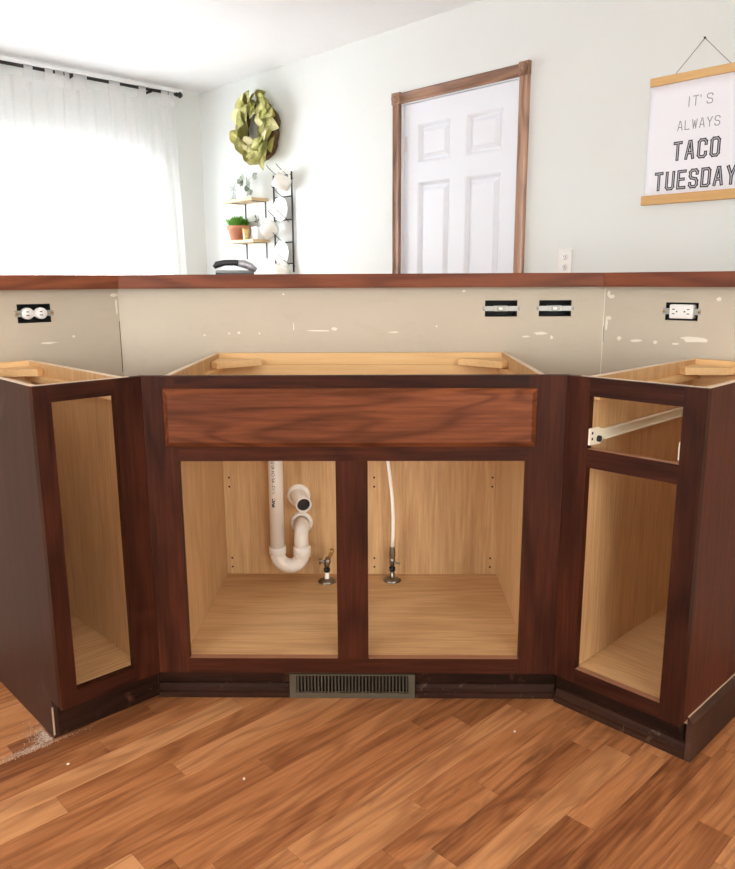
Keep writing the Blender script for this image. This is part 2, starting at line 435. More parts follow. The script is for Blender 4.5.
# left wing wall: local x = u direction
LW = (-CX*IN, CYW*IN, 0); oL = (-CX+CYW)*S2     # u of seam
hl = [(-16.2-oL, -12.4-oL, 38.6, 40.75)]
bm = bmesh.new(); slab_holes(bm, -75, 0, -2.5, HW, 0, 4.5, hl)
for v in bm.verts:
    if v.co.y > 2 and abs(v.co.x) < .01: v.co.x += 4.5*T22
wall_l = struct('wall_peninsula_left', bm, beige_m, LW, R45)
RW = (CX*IN, CYW*IN, 0); oR = (CX-CYW)*S2       # -v of seam
hr = [(11.75-oR, 15.55-oR, 38.55, 40.6)]
bm = bmesh.new(); slab_holes(bm, 0, 70, -2.5, HW, 0, 4.5, hr)
for v in bm.verts:
    if v.co.y > 2 and abs(v.co.x) < .01: v.co.x -= 4.5*T22
wall_r = struct('wall_peninsula_right', bm, beige_m, RW, -R45)

def patch(parent, x, z, w_, h_, m=plaster_m, y=0., n=9):
    b = bmesh.new(); poly = []
    for i in range(n):
        a = 2*math.pi*i/n; r = random.uniform(.55, 1)
        poly.append((x+w_/2*math.cos(a)*r, z+h_/2*math.sin(a)*r))
    prism(b, poly, y-.02, y+.05, 'y'); return obj('plaster_scar', b, m, parent)
for x, z, a, b_ in ((-16.4, 36.8, .35, .3), (-15.2, 36.9, .5, .35), (-12.6, 36.8, .25, .3), (-19.5, 36.6, .3, .25), (-8.3, 37.6, .15, 1.5), (-5.2, 37.1, 3.6, .25),
                    (-3.2, 37.3, 1.0, .5), (-9.5, 41.6, .4, .3), (12.8, 41.9, .5, .35), (22.4, 36.7, 2.2, .45), (23.8, 36.2, .5, .6), (20.6, 36.3, 1.4, .25), (9.5, 37.6, .3, .3), (4.2, 36.9, 1.6, .2)):
    patch(wall_c, x, z, a, b_, y=CYW)
for x, z, a, b_ in ((4.9-oR, 41.2, .9, .6), (4.7-oR, 38.6, 1.0, .6), (6.2-oR, 36.2, .8, .8), (8.4-oR, 36.0, 2.0, .4), (10.8-oR, 35.9, .6, .5), (13.2-oR, 35.9, 1.2, .3), (15.4-oR, 36.5, 4.2, .9), (17.7-oR, 41.0, .8, .6), (.6, 41.5, .5, 1.0), (.5, 38.0, .4, 2.2)):
    patch(wall_r, x, z, a, b_)
for x, z, a, b_ in ((-13.-oL, 36.2, 2.4, .3), (-.6, 41.6, 1.2, .7), (-.35, 40.2, .35, 2.2), (-6, 36.8, .6, .3)):
    patch(wall_l, x, z, a, b_)
part('joint_crack', crack_m, wall_l, (-.12, -.05, -.02, .05, 32, 38.4))
part('joint_crack', crack_m, wall_r, (.05, .2, -.02, .05, 35.6, 37.6))
part('joint_tape', plaster_m, wall_r, (0.02, .14, -.03, .05, 31.5, 42.3))

# ------------------------------------------------------------------ bar top
BZ0, BZ1 = 42.36, 44.02
bar = thing('bar_top', 'reddish brown wooden bar top running along the beige half wall', 'bar top')
f_, k_ = -1.8, 10.2
bm = bmesh.new(); xa, xb = CX+f_*T22, CX+k_*T22
def board(bm, poly):
    prism(bm, poly, BZ0, BZ1)
    bmesh.ops.bevel(bm, geom=[e for e in bm.edges if abs(e.verts[0].co.z-e.verts[1].co.z) < 1e-4 and abs(e.verts[0].co.x-e.verts[1].co.x) > 20], offset=.18, segments=2, affect='EDGES')
board(bm, [(-xa+.015, CYW+f_), (xa-.015, CYW+f_), (xb-.015, CYW+k_), (-xb+.015, CYW+k_)]); obj('bar_board', bm, bar_m, bar)
bm = bmesh.new(); board(bm, [(-75, f_), (-f_*-T22-.015, f_), (k_*T22-.015, k_), (-75, k_)]); o = obj('bar_board', bm, bar_m, bar); o.location = LW; o.rotation_euler = (0, 0, R45)
bm = bmesh.new(); board(bm, [(f_*-T22+.015, f_), (70, f_), (70, k_), (-k_*T22+.015, k_)]); o = obj('bar_board', bm, bar_m, bar); o.location = RW; o.rotation_euler = (0, 0, -R45)

# ------------------------------------------------------------------ outlets and switches without cover plates
def device(kind, label, parent_loc, rotz, cx, cz, w_, h_, y=0):
    r = thing('wall_switch' if kind == 'switch' else 'wall_outlet', label, 'switch' if kind == 'switch' else 'outlet', parent_loc, rotz)
    bm = bmesh.new(); x0, x1, z0, z1 = cx-w_/2+.02, cx+w_/2-.02, cz-h_/2+.02, cz+h_/2-.02
    slab_holes(bm, x0, x1, z0, z1, y+.06, y+2.4, [(x0+.08, x1-.08, z0+.08, z1-.08)]); box(bm, x0+.08, x1-.08, y+2.2, y+2.35, z0+.08, z1-.08)
    obj('junction_box', bm, black_m, r)
    if kind == 'switch':
        part('strap', steel_m, r, (cx-w_/2-.3, cx+w_/2+.3, y-.06, y-.02, cz-.3, cz+.3))
        part('switch_body', plain_switch, r, (cx-.8, cx+.8, y-.09, y+1.2, cz-.34, cz+.34), bev=.05)
        part('toggle', outwhite_m, r, (cx-.35, cx+.1, y-.5, y-.1, cz-.16, cz+.16), bev=.05)
        part('frame_line', steel_m, r, (cx-.6, cx+.6, y-.14, y-.1, cz-.22, cz+.22))
    else:
        part('strap', steel_m, r, (cx-w_/2-.3, cx+w_/2+.3, y-.05, y-.01, cz-.35, cz+.35))
        if kind == 'duplex':
            for s in (-1, 1):
                bm = bmesh.new(); lathe(bm, [(.66, -.5), (.66, .18), (.6, .24), (0, .24)], 20, Matrix.Translation((cx+s*.76, y, cz)) @ Matrix.Rotation(math.radians(90), 4, 'X'))
                fce = obj('receptacle_face', bm, outwhite_m, r)
                for dz, ln in ((.2, .3), (-.2, .36)): part('slot', black_m, fce, (cx+s*.76-ln/2-.06, cx+s*.76+ln/2-.06, y-.26, y-.2, cz+dz-.05, cz+dz+.05))
            part('yoke', outwhite_m, r, (cx-.25, cx+.25, y-.1, y+.3, cz-.35, cz+.35))
        else:
            bm = bmesh.new(); box(bm, cx-1.35, cx+1.35, y-.25, y+.9, cz-.8, cz+.8, bev=.1); fce = obj('receptacle_face', bm, outwhite_m, r)
            for s in (-1, 1):
                for dz in (.25, -.25): part('slot', black_m, fce, (cx+s*.85-.15, cx+s*.85+.15, y-.27, y-.2, cz+dz-.05, cz+dz+.05))
                part('slot', black_m, fce, (cx+s*.45-.08, cx+s*.45+.08, y-.27, y-.2, cz-.08, cz+.08))
            part('test_button', outwhite_m, fce, (cx-.2, cx+.2, y-.3, y-.24, cz-.35, cz+.35))
    for s in (-1, 1):
        bm = bmesh.new(); lathe(bm, [(.16, 0), (.16, .07), (.1, .1), (0, .1)], 10, Matrix.Translation((cx+s*(w_/2+.12), y-.05, cz)) @ Matrix.Rotation(math.radians(90), 4, 'X'))
        obj('screw', bm, steel_m if kind == 'switch' else brass_m, r)
    return r
device('switch', 'uncovered light switch in black box, the left of the pair on the centre wall', (0, 0, 0), 0, 17.45, 39.75, 4.0, 2.0, CYW)
device('switch', 'uncovered light switch in black box, the right of the pair beside the wall joint', (0, 0, 0), 0, 24.1, 39.75, 4.0, 2.0, CYW)
device('duplex', 'uncovered duplex outlet with two round white faces on the left beige wall', LW, R45, (hl[0][0]+hl[0][1])/2, 39.68, 3.8, 2.15)
device('gfci', 'uncovered rectangular white outlet with slots on the right beige wall', RW, -R45, (hr[0][0]+hr[0][1])/2, 39.58, 3.8, 2.05)

# ------------------------------------------------------------------ cabinets
def raised_front(bm, x0, x1, z0, z1, y_back, y_edge, y_face, e=.7, lip=.12):
    """slab front with a bevelled border, face toward -y"""
    rings = [(x0, x1, z0, z1, y_back), (x0, x1, z0, z1, y_edge), (x0+lip, x1-lip, z0+lip, z1-lip, y_edge-.1), (x0+e, x1-e, z0+e, z1-e, y_face)]
    V = [[bm.verts.new(c) for c in ((a, y, c0), (b_, y, c0), (b_, y, c1), (a, y, c1))] for a, b_, c0, c1, y in rings]
    bm.faces.new(V[0])
    for A, B in zip(V[:-1], V[1:]):
        for i in range(4): bm.faces.new((A[i], A[(i+1) % 4], B[(i+1) % 4], B[i]))
    bm.faces.new(V[-1]); bmesh.ops.recalc_face_normals(bm, faces=bm.faces)
ZT, ZB = 34.5, 4.15
def pinholes(parent, pts, y):
    q = bmesh.new(); lathe(q, [(.13, 0), (.13, .03), (0, .03)], 10, Matrix.Rotation(math.radians(90), 4, 'X')); me = mesh('pin_hole', q, black_m)
    for x, z in pts: obj('pin_hole', me, None, parent).location = V3(x, y, z)

# --- sink base
sk = thing('sink_cabinet', 'wide dark cherry sink base cabinet with false drawer front and two open doorways', 'cabinet')
g = .01
def mitred(parent, xm, xe, s, m=cherry_z):
    b = bmesh.new(); prism(b, [(xm, 0), (xe, 0), (xe+s*.75*T22, .75), (xm, .75)], ZB, ZT); return obj('stile', b, m, parent)
mitred(sk, -16.9, -19.99, -1); mitred(sk, 16.38, 19.89, 1)
part('center_stile', cherry_z, sk, (-1.82, 1.26, .0, .75, 5.75, 26.3))
part('top_rail', cherry_x, sk, (-16.9, 16.38, 0, .75, 32.9, ZT))
part('middle_rail', cherry_x, sk, (-16.9, 16.38, 0, .75, 26.3, 28.6))
part('bottom_rail', cherry_x, sk, (-16.9, 16.38, 0, .75, ZB, 5.75))
part('drawer_backing', cherry_x, sk, (-16.9, 16.38, .4, .75, 28.6, 32.9))
bm = bmesh.new(); raised_front(bm, -17.95, 17.1, 27.78, 33.35, -.02, -.4, -.8, .5); obj('drawer_front', bm, drawer_m, sk, 'reddish false drawer front with bevelled edge')
# strips over the rail tops, light falling there painted as a lighter brown
for a, b_ in ((-16.9, -1.82), (1.26, 16.38)):
    part('lit_rail_top', lit_edge_m, sk, (a+.02, b_-.02, .02, .74, 5.75, 5.78))
sp = [part('side_panel', maple_z, sk, (-18, -17.5, .76, 23.6, ZB, ZT-.05)), part('side_panel', maple_z, sk, (17.5, 18, .76, 23.6, ZB, ZT-.05))]
for s, o in zip((-1, 1), sp): part('edge_band', edge_m, o, (s*17.75-.27, s*17.75+.27, .76, 23.6, ZT-.05, ZT+.01))
bp = part('back_panel', maple_z, sk, (-17.49, 17.49, 22.5, 22.75, ZB, 31.4))
pinholes(bp, [(x, z) for x in (-16.8, 1.7, 16.7) for z in (18.7, 17.5, 7.9, 6.7)], 22.5)
part('bottom_panel', maple_x, sk, (-17.49, 17.49, .76, 22.49, 5.2, 5.74))
part('back_rail', pine_x, sk, (-17.49, 17.49, 22.76, 23.55, 30.6, ZT-.02), (-17.49, 17.49, 21.9, 22.49, 31.45, 33.1))
part('side_cleat', pine_y, sk, (-17.48, -16.8, .78, 21.88, 32.3, 33.0)); part('side_cleat', pine_y, sk, (16.8, 17.48, .78, 21.88, 32.3, 33.0))
for s in (-1, 1):
    bm = bmesh.new(); prism(bm, [(s*17.45, 22.4), (s*17.45, 18.2), (s*16.6, 17.6), (s*12.0, 21.6), (s*12.6, 22.4)], 33.12, 33.9); obj('corner_brace', bm, pine_x, sk)
    bm = bmesh.new(); prism(bm, [(s*17.45, .8), (s*17.45, 4.6), (s*13.2, .8)], 33.12, 33.9); obj('corner_brace', bm, pine_x, sk)
part('toe_kick', kick_m, sk, (-21.2, 21.1, 3.0, 3.5, .02, ZB+.9))
bm = bmesh.new()
for a, b_ in ((-21.0, -7.2), (6.2, 20.8)):
    bm = bmesh.new(); prism(bm, [(2.98, .02), (2.98, 1.45), (2.75, 1.4), (2.55, 1.05), (2.5, .7), (2.3, .55), (2.25, .02)], a, b_, 'x')
    obj('shoe_moulding', bm, shoe_m, sk)

# --- left wing cabinet: local x along u from the outer front corner, y into depth
LO = UV(-23.64, 14.142)
lc = thing('base_cabinet', 'narrow dark cherry base cabinet with one tall open doorway, left of the sink cabinet', 'cabinet', LO, R45)
xl0, xl1, WLn = 1.0, 6.78, 9.49
part('stile', cherry_z, lc, (-.55, xl0, 0, .75, ZB, ZT))
mitred(lc, xl1, WLn, 1)
part('top_rail', cherry_x, lc, (xl0, xl1, 0, .75, 33.0, ZT)); part('bottom_rail', cherry_x, lc, (xl0, xl1, 0, .75, ZB, 5.72))
# end panel with toe notch, standing on the floor
bm = bmesh.new(); prism(bm, [(.76, ZB), (.76, ZT), (23.9, ZT), (23.9, .02), (2.7, .02), (2.7, ZB)], -.55, -.02, 'x'); ep = obj('end_panel', bm, end_panel_worn, lc, 'dark worn end panel with scuffs near the floor')
part('edge_band', edge_m, ep, (-.55, -.02, .5, 23.9, ZT, ZT+.04))
part('edge_band', edge_m, lc, (.0, WLn-1.0, .35, .75, ZT, ZT+.03))
sp = part('side_panel', maple_z, lc, (7.6, 8.1, .76, 23.4, ZB, ZT-.05)); part('edge_band', edge_m, sp, (7.57, 8.13, .76, 23.4, ZT-.05, ZT+.01))
part('side_panel', maple_z, lc, (.0, .4, .76, 23.4, ZB, ZT-.05))
part('back_panel', maple_z, lc, (.41, 7.59, 22.9, 23.15, ZB, 31.4)); part('bottom_panel', maple_x, lc, (.41, 7.59, .76, 22.89, 5.2, 5.72))
part('back_rail', pine_x, lc, (.41, 7.59, 22.6, 23.4, 31.45, ZT-.02)); part('side_cleat', pine_y, lc, (6.9, 7.58, .8, 22.5, 32.4, 33.1))
bm = bmesh.new(); prism(bm, [(7.55, 22.55), (7.55, 18.6), (6.8, 18.2), (2.8, 21.9), (3.2, 22.55)], 33.15, 33.9); obj('corner_brace', bm, pine_x, lc)
part('toe_kick', kick_m, lc, (.0, 10.6, 2.7, 3.2, .02, ZB+.9))
part('scraped_edge', scrape_m, ep, (-.56, -.42, 2.62, 2.72, .4, 3.3))

# --- right wing cabinet: local x along -v from the inner corner
RO = (19.9*IN, 0, 0)
rc = thing('base_cabinet', 'narrow cherry base cabinet with open drawer slot above its doorway, right of the sink', 'cabinet', RO, -R45)
xr0, xr1, WRn = 2.42, 11.0, 12.45
mitred(rc, xr0, .01, -1); part('stile', cherry_z, rc, (xr1, WRn+.5, 0, .75, ZB, ZT))
part('top_rail', cherry_x, rc, (xr0, xr1, 0, .75, 32.78, ZT)); part('middle_rail', cherry_x, rc, (xr0, xr1, 0, .75, 26.1, 27.85)); part('bottom_rail', cherry_x, rc, (xr0, xr1, 0, .75, ZB, 5.66))
part('lit_rail_top', lit_edge_m, rc, (xr0+.02, xr1-.02, .02, .74, 27.85, 27.88)); part('lit_rail_top', lit_edge_m, rc, (xr0+.02, xr1-.02, .02, .74, 5.66, 5.69))  # rail tops painted lighter, as if lit
bm = bmesh.new(); prism(bm, [(.76, ZB), (.76, ZT), (23.9, ZT), (23.9, .02), (2.7, .02), (2.7, ZB)], WRn+.02, WRn+.5, 'x'); ep = obj('end_panel', bm, end_panel_m, rc)
part('edge_band', edge_m, ep, (WRn+.02, WRn+.5, .5, 23.9, ZT, ZT+.04)); part('edge_band', edge_m, rc, (1.2, WRn, .4, .75, ZT, ZT+.03))
sp = part('side_panel', maple_z, rc, (1.8, 2.3, .76, 23.6, ZB, ZT-.05)); part('edge_band', edge_m, sp, (1.77, 2.33, .76, 23.6, ZT-.05, ZT+.01))
part('side_panel', maple_z, rc, (WRn-.45, WRn, .76, 23.6, ZB, ZT-.05))
part('back_panel', maple_z, rc, (2.31, WRn-.46, 23.0, 23.25, ZB, 31.4)); part('bottom_panel', maple_x, rc, (2.31, WRn-.46, .76, 22.99, 5.2, 5.68))
part('back_rail', pine_x, rc, (2.31, WRn-.46, 22.8, 23.6, 31.45, ZT-.02)); part('side_cleat', pine_y, rc, (2.31, 2.95, .8, 22.7, 32.4, 33.1))
for s, xx in ((1, 2.33), (-1, WRn-.48)):
    bm = bmesh.new(); prism(bm, [(xx, 22.75), (xx, 18.9), (xx+s*.8, 18.4), (xx+s*4.6, 22.0), (xx+s*4.2, 22.75)], 33.15, 33.9); obj('corner_brace', bm, pine_x, rc)
bm = bmesh.new()
def slide(x, s):
    r = bmesh.new()
    box(r, min(x, x+s*.12), max(x, x+s*.12), .9, 21.4, 28.55, 29.35); box(r, min(x, x+s*.5), max(x, x+s*.5), 2.4, 21.4, 29.35, 29.45); box(r, min(x, x+s*.5), max(x, x+s*.5), 2.4, 21.4, 28.5, 28.58)
    o = obj('drawer_slide', r, slide_m, rc, 'cream metal drawer slide')
    q = bmesh.new(); prism(q, [(.1, 28.2), (.1, 29.75), (1.5, 29.75), (2.6, 29.35), (2.6, 28.5), (1.9, 28.1)], min(x, x+s*.2), max(x, x+s*.2), 'x'); obj('bracket', q, slide_m, o)
    q = bmesh.new(); lathe(q, [(.3, 0), (.3, .3), (0, .3)], 14, Matrix.Translation((x+s*.15, 1.55, 28.65)) @ Matrix.Rotation(math.radians(90)*s, 4, 'Y')); obj('roller', q, black_m, o)
    for dz in (28.75, 29.3): q = bmesh.new(); box(q, min(x+s*.2, x+s*.22), max(x+s*.2, x+s*.22), .35, .6, dz-.12, dz+.12); obj('screw_hole', q, black_m, o)
slide(2.43, 1); slide(WRn-1.4, -1)
bm.free()
part('toe_kick', kick_m, rc, (-1.0, WRn, 2.5, 3.1, .02, ZB+.9))
bm = bmesh.new(); prism(bm, [(2.48, .02), (2.48, 1.5), (2.2, 1.4), (2.05, 1.0), (2.0, .6), (1.75, .5), (1.7, .02)], -.8, WRn+.5, 'x'); obj('shoe_moulding', bm, shoe_m, rc)
bm = bmesh.new(); prism(bm, [(WRn+.52, .02), (WRn+.52, 4.4), (WRn+.62, 4.35), (WRn+1.0, 3.8), (WRn+1.05, .02)], 1.7, 23.9, 'y'); o = obj('base_board', bm, base_m, rc)
bm = bmesh.new(); prism(bm, [(WRn+.52, 4.4), (WRn+.53, 4.45), (WRn+.64, 4.38), (WRn+.62, 4.35)], 1.7, 23.9, 'y'); obj('worn_edge', bm, scrape_m, o)
part('scraped_edge', scrape_m, rc, (WRn-.2, WRn+.5, 2.3, 2.68, 3.3, 3.9))

# ------------------------------------------------------------------ floor register in the toe kick
vr = thing('floor_register', 'taupe metal heating register set in the toe kick under the sink cabinet', 'register', (0, 0, 0))
bm = bmesh.new(); slab_holes(bm, -7.1, 6.1, .02, 2.75, 2.2, 2.6, [(-6.4, 5.4, .62, 2.6)]); obj('register_frame', bm, grille_m, vr)
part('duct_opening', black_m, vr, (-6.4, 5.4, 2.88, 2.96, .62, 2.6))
bm = bmesh.new(); nf = 33
for i in range(nf):
    x = -6.4+11.8*(i+.5)/nf; box(bm, x-.06, x+.06, 2.3, 2.8, .62, 2.6)
o = obj('louver_fins', bm, grille_m, vr); o['kind'] = 'stuff'

# ------------------------------------------------------------------ plumbing
def arc(c, r, a0, a1, n, ax, ay):
    c = Vector(c); ax = Vector(ax); ay = Vector(ay)
    return [c + ax*r*math.cos(math.radians(a0+(a1-a0)*i/n)) + ay*r*math.sin(math.radians(a0+(a1-a0)*i/n)) for i in range(n+1)]
dp = thing('drain_pipe', 'cream plastic drain pipe with a curved trap under the sink', 'pipe', V3(0, 0, 0))
px, py, tz = -10.45, 19.6, 9.55
bm = bmesh.new(); tube(bm, [(px+.05, py, 27.5), (px, py, tz+.6)], .9, 20); pipe = obj('tailpiece', bm, pvc_m, dp)
bm = bmesh.new(); tube(bm, [(px, py, tz+1.0), (px, py, tz+.95), (px, py, tz+.05), (px, py, tz)], [1.0, 1.08, 1.08, 1.0], 20); obj('coupling', bm, pvc_m, dp)
rx = px+3.1
bm = bmesh.new(); tube(bm, arc((px+1.55, py, tz), 1.55, 180, 360, 14, (1, 0, 0), (0, 0, 1)), .92, 18); obj('trap_bend', bm, pvc_m, dp)
bm = bmesh.new(); tube(bm, [(rx, py, tz+1.0), (rx, py, tz+.95), (rx, py, tz-.25), (rx, py, tz-.3)], [1.0, 1.1, 1.1, 1.0], 20); obj('coupling', bm, pvc_m, dp)
bm = bmesh.new(); pts = [Vector((rx, py, tz+.9))]+arc((rx-.1, py+1.6, tz+1.6), 1.6, 180, 90, 8, (0, 1, 0), (0, 0, 1))+[Vector((rx-.35, 22.45, tz+3.2))]
tube(bm, pts, .9, 18); obj('trap_arm', bm, pvc_m, dp)
def flange(parent, x, z, r=1.45):
    b = bmesh.new(); lathe(b, [(.95, 0), (.95, .25), (1.1, .3), (r, .12), (r, 0)], 24, Matrix.Translation((x, 22.49, z)) @ Matrix.Rotation(math.radians(90), 4, 'X')); return obj('wall_flange', b, pvc_m, parent)
flange(dp, rx-.3, tz+3.2)
# printed line on the tailpiece
def pipe_text(body, size, zmid, boldx=0.):
    cu = bpy.data.curves.new('print', 'FONT'); cu.body = body; cu.size = size; cu.align_x = 'LEFT'; cu.align_y = 'CENTER'; cu.offset = boldx
    to = bpy.data.objects.new('print', cu); col.objects.link(to)
    dg = bpy.context.evaluated_depsgraph_get(); me = bpy.data.meshes.new_from_object(to.evaluated_get(dg))
    bpy.data.objects.remove(to)
    b = bmesh.new(); b.from_mesh(me)
    for v in b.verts:                      # reading upward, wrapped round the pipe front
        s_, t_ = v.co.x, v.co.y
        a = -t_/.905
        v.co = Vector((px-.12+.905*math.sin(a), py-.91*math.cos(a), zmid+s_))
    return b
obj('printing', pipe_text('PVC', .62, 15.9, .03), ink_m, pipe)
obj('printing', pipe_text('1-1/2" IPS CH 40 DWV', .52, 17.6), ink_m, pipe)
# open stub
sp_ = thing('pipe_stub', 'short open-ended cream pipe stub sticking out of the cabinet back above the trap', 'pipe', V3(0, 0, 0))
a, b_ = Vector((-7.95, 22.45, 16.35)), Vector((-6.95, 19.0, 16.1)); d = (b_-a).normalized()
Lp = (b_-a).length; Mq = Matrix.Translation(a) @ d.to_track_quat('Z', 'Y').to_matrix().to_4x4()
bm = bmesh.new(); lathe(bm, [(1.0, 0), (1.0, Lp-.05), (.96, Lp), (.82, Lp), (.8, Lp-.9), (.8, .2)], 24, Mq); obj('pipe_wall', bm, pvc_m, sp_)
bm = bmesh.new(); lathe(bm, [(0, Lp-.3), (.79, Lp-.3), (.79, Lp-.35), (0, Lp-.35)], 24, Mq); obj('bore_shade_disc', bm, bore_shade_m, sp_)  # dark disc just inside the mouth, painting the shade of the bore
b2 = flange(sp_, -7.95, 16.35, 1.5)

def valve(label, x, y, tilt, tube_on):
    r = thing('shutoff_valve', label, 'valve', V3(x, y, 5.75))
    b = bmesh.new(); lathe(b, [(0, 0), (1.15, 0), (1.18, .1), (.9, .32), (.45, .45), (0, .45)], 24); obj('floor_flange', b, chrome_m, r)
    b = bmesh.new(); lathe(b, [(.3, .4), (.3, 1.5), (0, 1.5)], 14); obj('riser', b, pvc_m if not tube_on else chrome_m, r)
    b = bmesh.new(); lathe(b, [(.36, 1.3), (.4, 1.4), (.4, 1.75), (.3, 1.85), (0, 1.85)], 14); obj('collar', b, rubber_m, r)
    b = bmesh.new(); tube(b, [(0, 0, 1.8), (0, 0, 2.2), (tilt*.3, 0, 2.7), (tilt*.45, 0, 3.2)], [.26, .36, .42, .3], 12); bd = obj('valve_body', b, chrome_m, r)
    if tube_on:
        tube_h = [(0, -.1, 2.5), (.45, -.25, 2.45), (1.0, -.4, 2.4)]
        b = bmesh.new(); tube(b, tube_h, [.2, .14, .12], 10); obj('handle', b, chrome_m, r)
        b = bmesh.new(); lathe(b, [(.3, 3.0), (.42, 3.1), (.42, 3.7), (.34, 4.3), (.3, 4.5), (0, 4.5)], 6, smooth=False); obj('compression_nut', b, chrome_m, r)
        b = bmesh.new(); pts = [(0.02, 0, 4.3), (.1, .05, 6), (.12, .1, 8.5), (-.02, .1, 11), (-.35, .1, 14), (-.75, 0, 17), (-1.1, 0, 20.5)]; tube(b, pts, .22, 12); obj('supply_tube', b, pvc_m, r)
    else:
        b = bmesh.new(); tube(b, [(.05, 0, 2.6), (-.4, -.15, 2.75), (-.85, -.3, 2.85)], [.25, .18, .2], 10); tube(b, [(-.85, -.3, 2.45), (-.85, -.3, 3.2)], [.12, .12], 8); obj('handle', b, chrome_m, r)
        b = bmesh.new(); tube(b, [(.1, 0, 2.8), (.35, 0, 3.3), (.65, 0, 3.9), (.7, 0, 4.35)], [.25, .2, .26, .22], 10); obj('outlet_nipple', b, brass_m, r)
    return r
valve('tarnished chrome shutoff valve beside the drain trap, no tube attached', -4.3, 19.9, .4, False)
valve('tarnished chrome shutoff valve with a white supply tube rising from it', 3.98, 20.3, 0, True)

# ------------------------------------------------------------------ door in the back wall
dr = struct('door_1', None, None, UV(U1, 0), -R45)
dx0, dx1, dzt = DOOR[0]+.1, DOOR[1]-.1, DOOR[3]-.1
pans = [(-64.4, -55.3, 68.1, 76.1), (-51.2, -42.2, 68.1, 76.1), (-64.4, -55.3, 35.5, 64.1), (-51.2, -42.2, 35.5, 64.1), (-64.4, -55.3, 9, 29.5), (-51.2, -42.2, 9, 29.5)]
bm = bmesh.new(); slab_holes(bm, dx0, dx1, .4, dzt, .6, 2.0, pans); obj('door_slab', bm, white_m, dr)
for q in pans:
    bm = bmesh.new(); x0, x1, z0, z1 = q
    R = [(0, .6), (.25, .75), (.7, 1.3), (1.0, 1.3), (1.8, .72), (1.85, .72)]
    V = [[bm.verts.new(c) for c in ((x0+e, y, z0+e), (x1-e, y, z0+e), (x1-e, y, z1-e), (x0+e, y, z1-e))] for e, y in R]
    for A, B in zip(V[:-1], V[1:]):
        for i in range(4): bm.faces.new((A[i], A[(i+1) % 4], B[(i+1) % 4], B[i]))
    bm.faces.new(V[-1]); bmesh.ops.recalc_face_normals(bm, faces=bm.faces)
    obj('panel', bm, white_m, dr)
part('jamb', white_m, dr, (DOOR[0]-.78, DOOR[0], .02, 4.4, 0, DOOR[3]+.78)); part('jamb', white_m, dr, (DOOR[1], DOOR[1]+.78, .02, 4.4, 0, DOOR[3]+.78)); part('jamb', white_m, dr, (DOOR[0], DOOR[1], .02, 4.4, DOOR[3], DOOR[3]+.78))
CW = 2.15
def casing(along, a, b_, lo, m):
    bm = bmesh.new()
    prof = [(0, 0), (0, -.55), (.25, -.7), (.55, -.62), (.8, -.5), (1.3, -.45), (1.75, -.5), (2.0, -.62), (2.3, -.7), (2.55, -.55), (2.55, 0)]; prof = [(p_*CW/2.55, q_) for p_, q_ in prof]
    if along == 'z': prism(bm, [(lo+p_, q_) for p_, q_ in prof], a, b_, 'z')
    else: prism(bm, [(q_, lo+p_) for p_, q_ in prof], a, b_, 'x')
    return bm
cl, cr_ = DOOR[0]-.45-CW, DOOR[1]+.35
obj('casing_side', casing('z', 0, DOOR[3]+.2, cl, None), trim_wood_z, dr); obj('casing_side', casing('z', 0, DOOR[3]+.2, cr_, None), trim_wood_z, dr)
obj('casing_head', casing('x', cl+CW+.05, cr_-.05, DOOR[3]+.2, None), trim_wood, dr)
for x in (cl, cr_):
    b = part('corner_block', trim_wood_z, dr, (x-.12, x+CW+.12, -.85, 0, DOOR[3]+.2, DOOR[3]+CW+.45), bev=.08)
    q = bmesh.new(); lathe(q, [(0, .28), (.3, .3), (.45, .12), (.6, .12), (.75, .32), (.95, .3), (1.0, .05), (1.0, -.05)], 20, Matrix.Translation((x+CW/2, -.85, DOOR[3]+.2+CW/2+.12)) @ Matrix.Rotation(math.radians(90), 4, 'X')); obj('rosette', q, trim_wood_z, b)
for z in (72.4, 8.5, 40): part('hinge', hinge_m, dr, (dx0-.15, dx0+.6, .45, .62, z-1.6, z+1.6), bev=.03)
q = bmesh.new(); lathe(q, [(.25, 0), (.25, 1.2), (.9, 1.5), (1.1, 2.0), (.9, 2.5), (0, 2.65)], 16, Matrix.Translation((dx1-2.6, .6, 36)) @ Matrix.Rotation(math.radians(90), 4, 'X')); obj('door_knob', q, lamp_metal, dr)

# wall plate on back wall
wp = thing('wall_outlet', 'white cover plate with outlet on the grey wall right of the white door', 'outlet', UV(U1, 0), -R45)
part('cover_plate', outwhite_m, wp, (-28.0, -25.2, -.25, -.0, 44.2, 48.8), bev=.08)
for dz in (45.5, 47.4):
    q = bmesh.new(); lathe(q, [(.62, -.8), (.62, .1), (0, .1)], 16, Matrix.Translation((-26.6, -.25, dz)) @ Matrix.Rotation(math.radians(90), 4, 'X')); f = obj('receptacle_face', q, ceramic_m, wp)
    for s in (-1, 1): part('slot', black_m, f, (-26.6+s*.22-.05, -26.6+s*.22+.05, -.37, -.33, dz-.08, dz+.22))

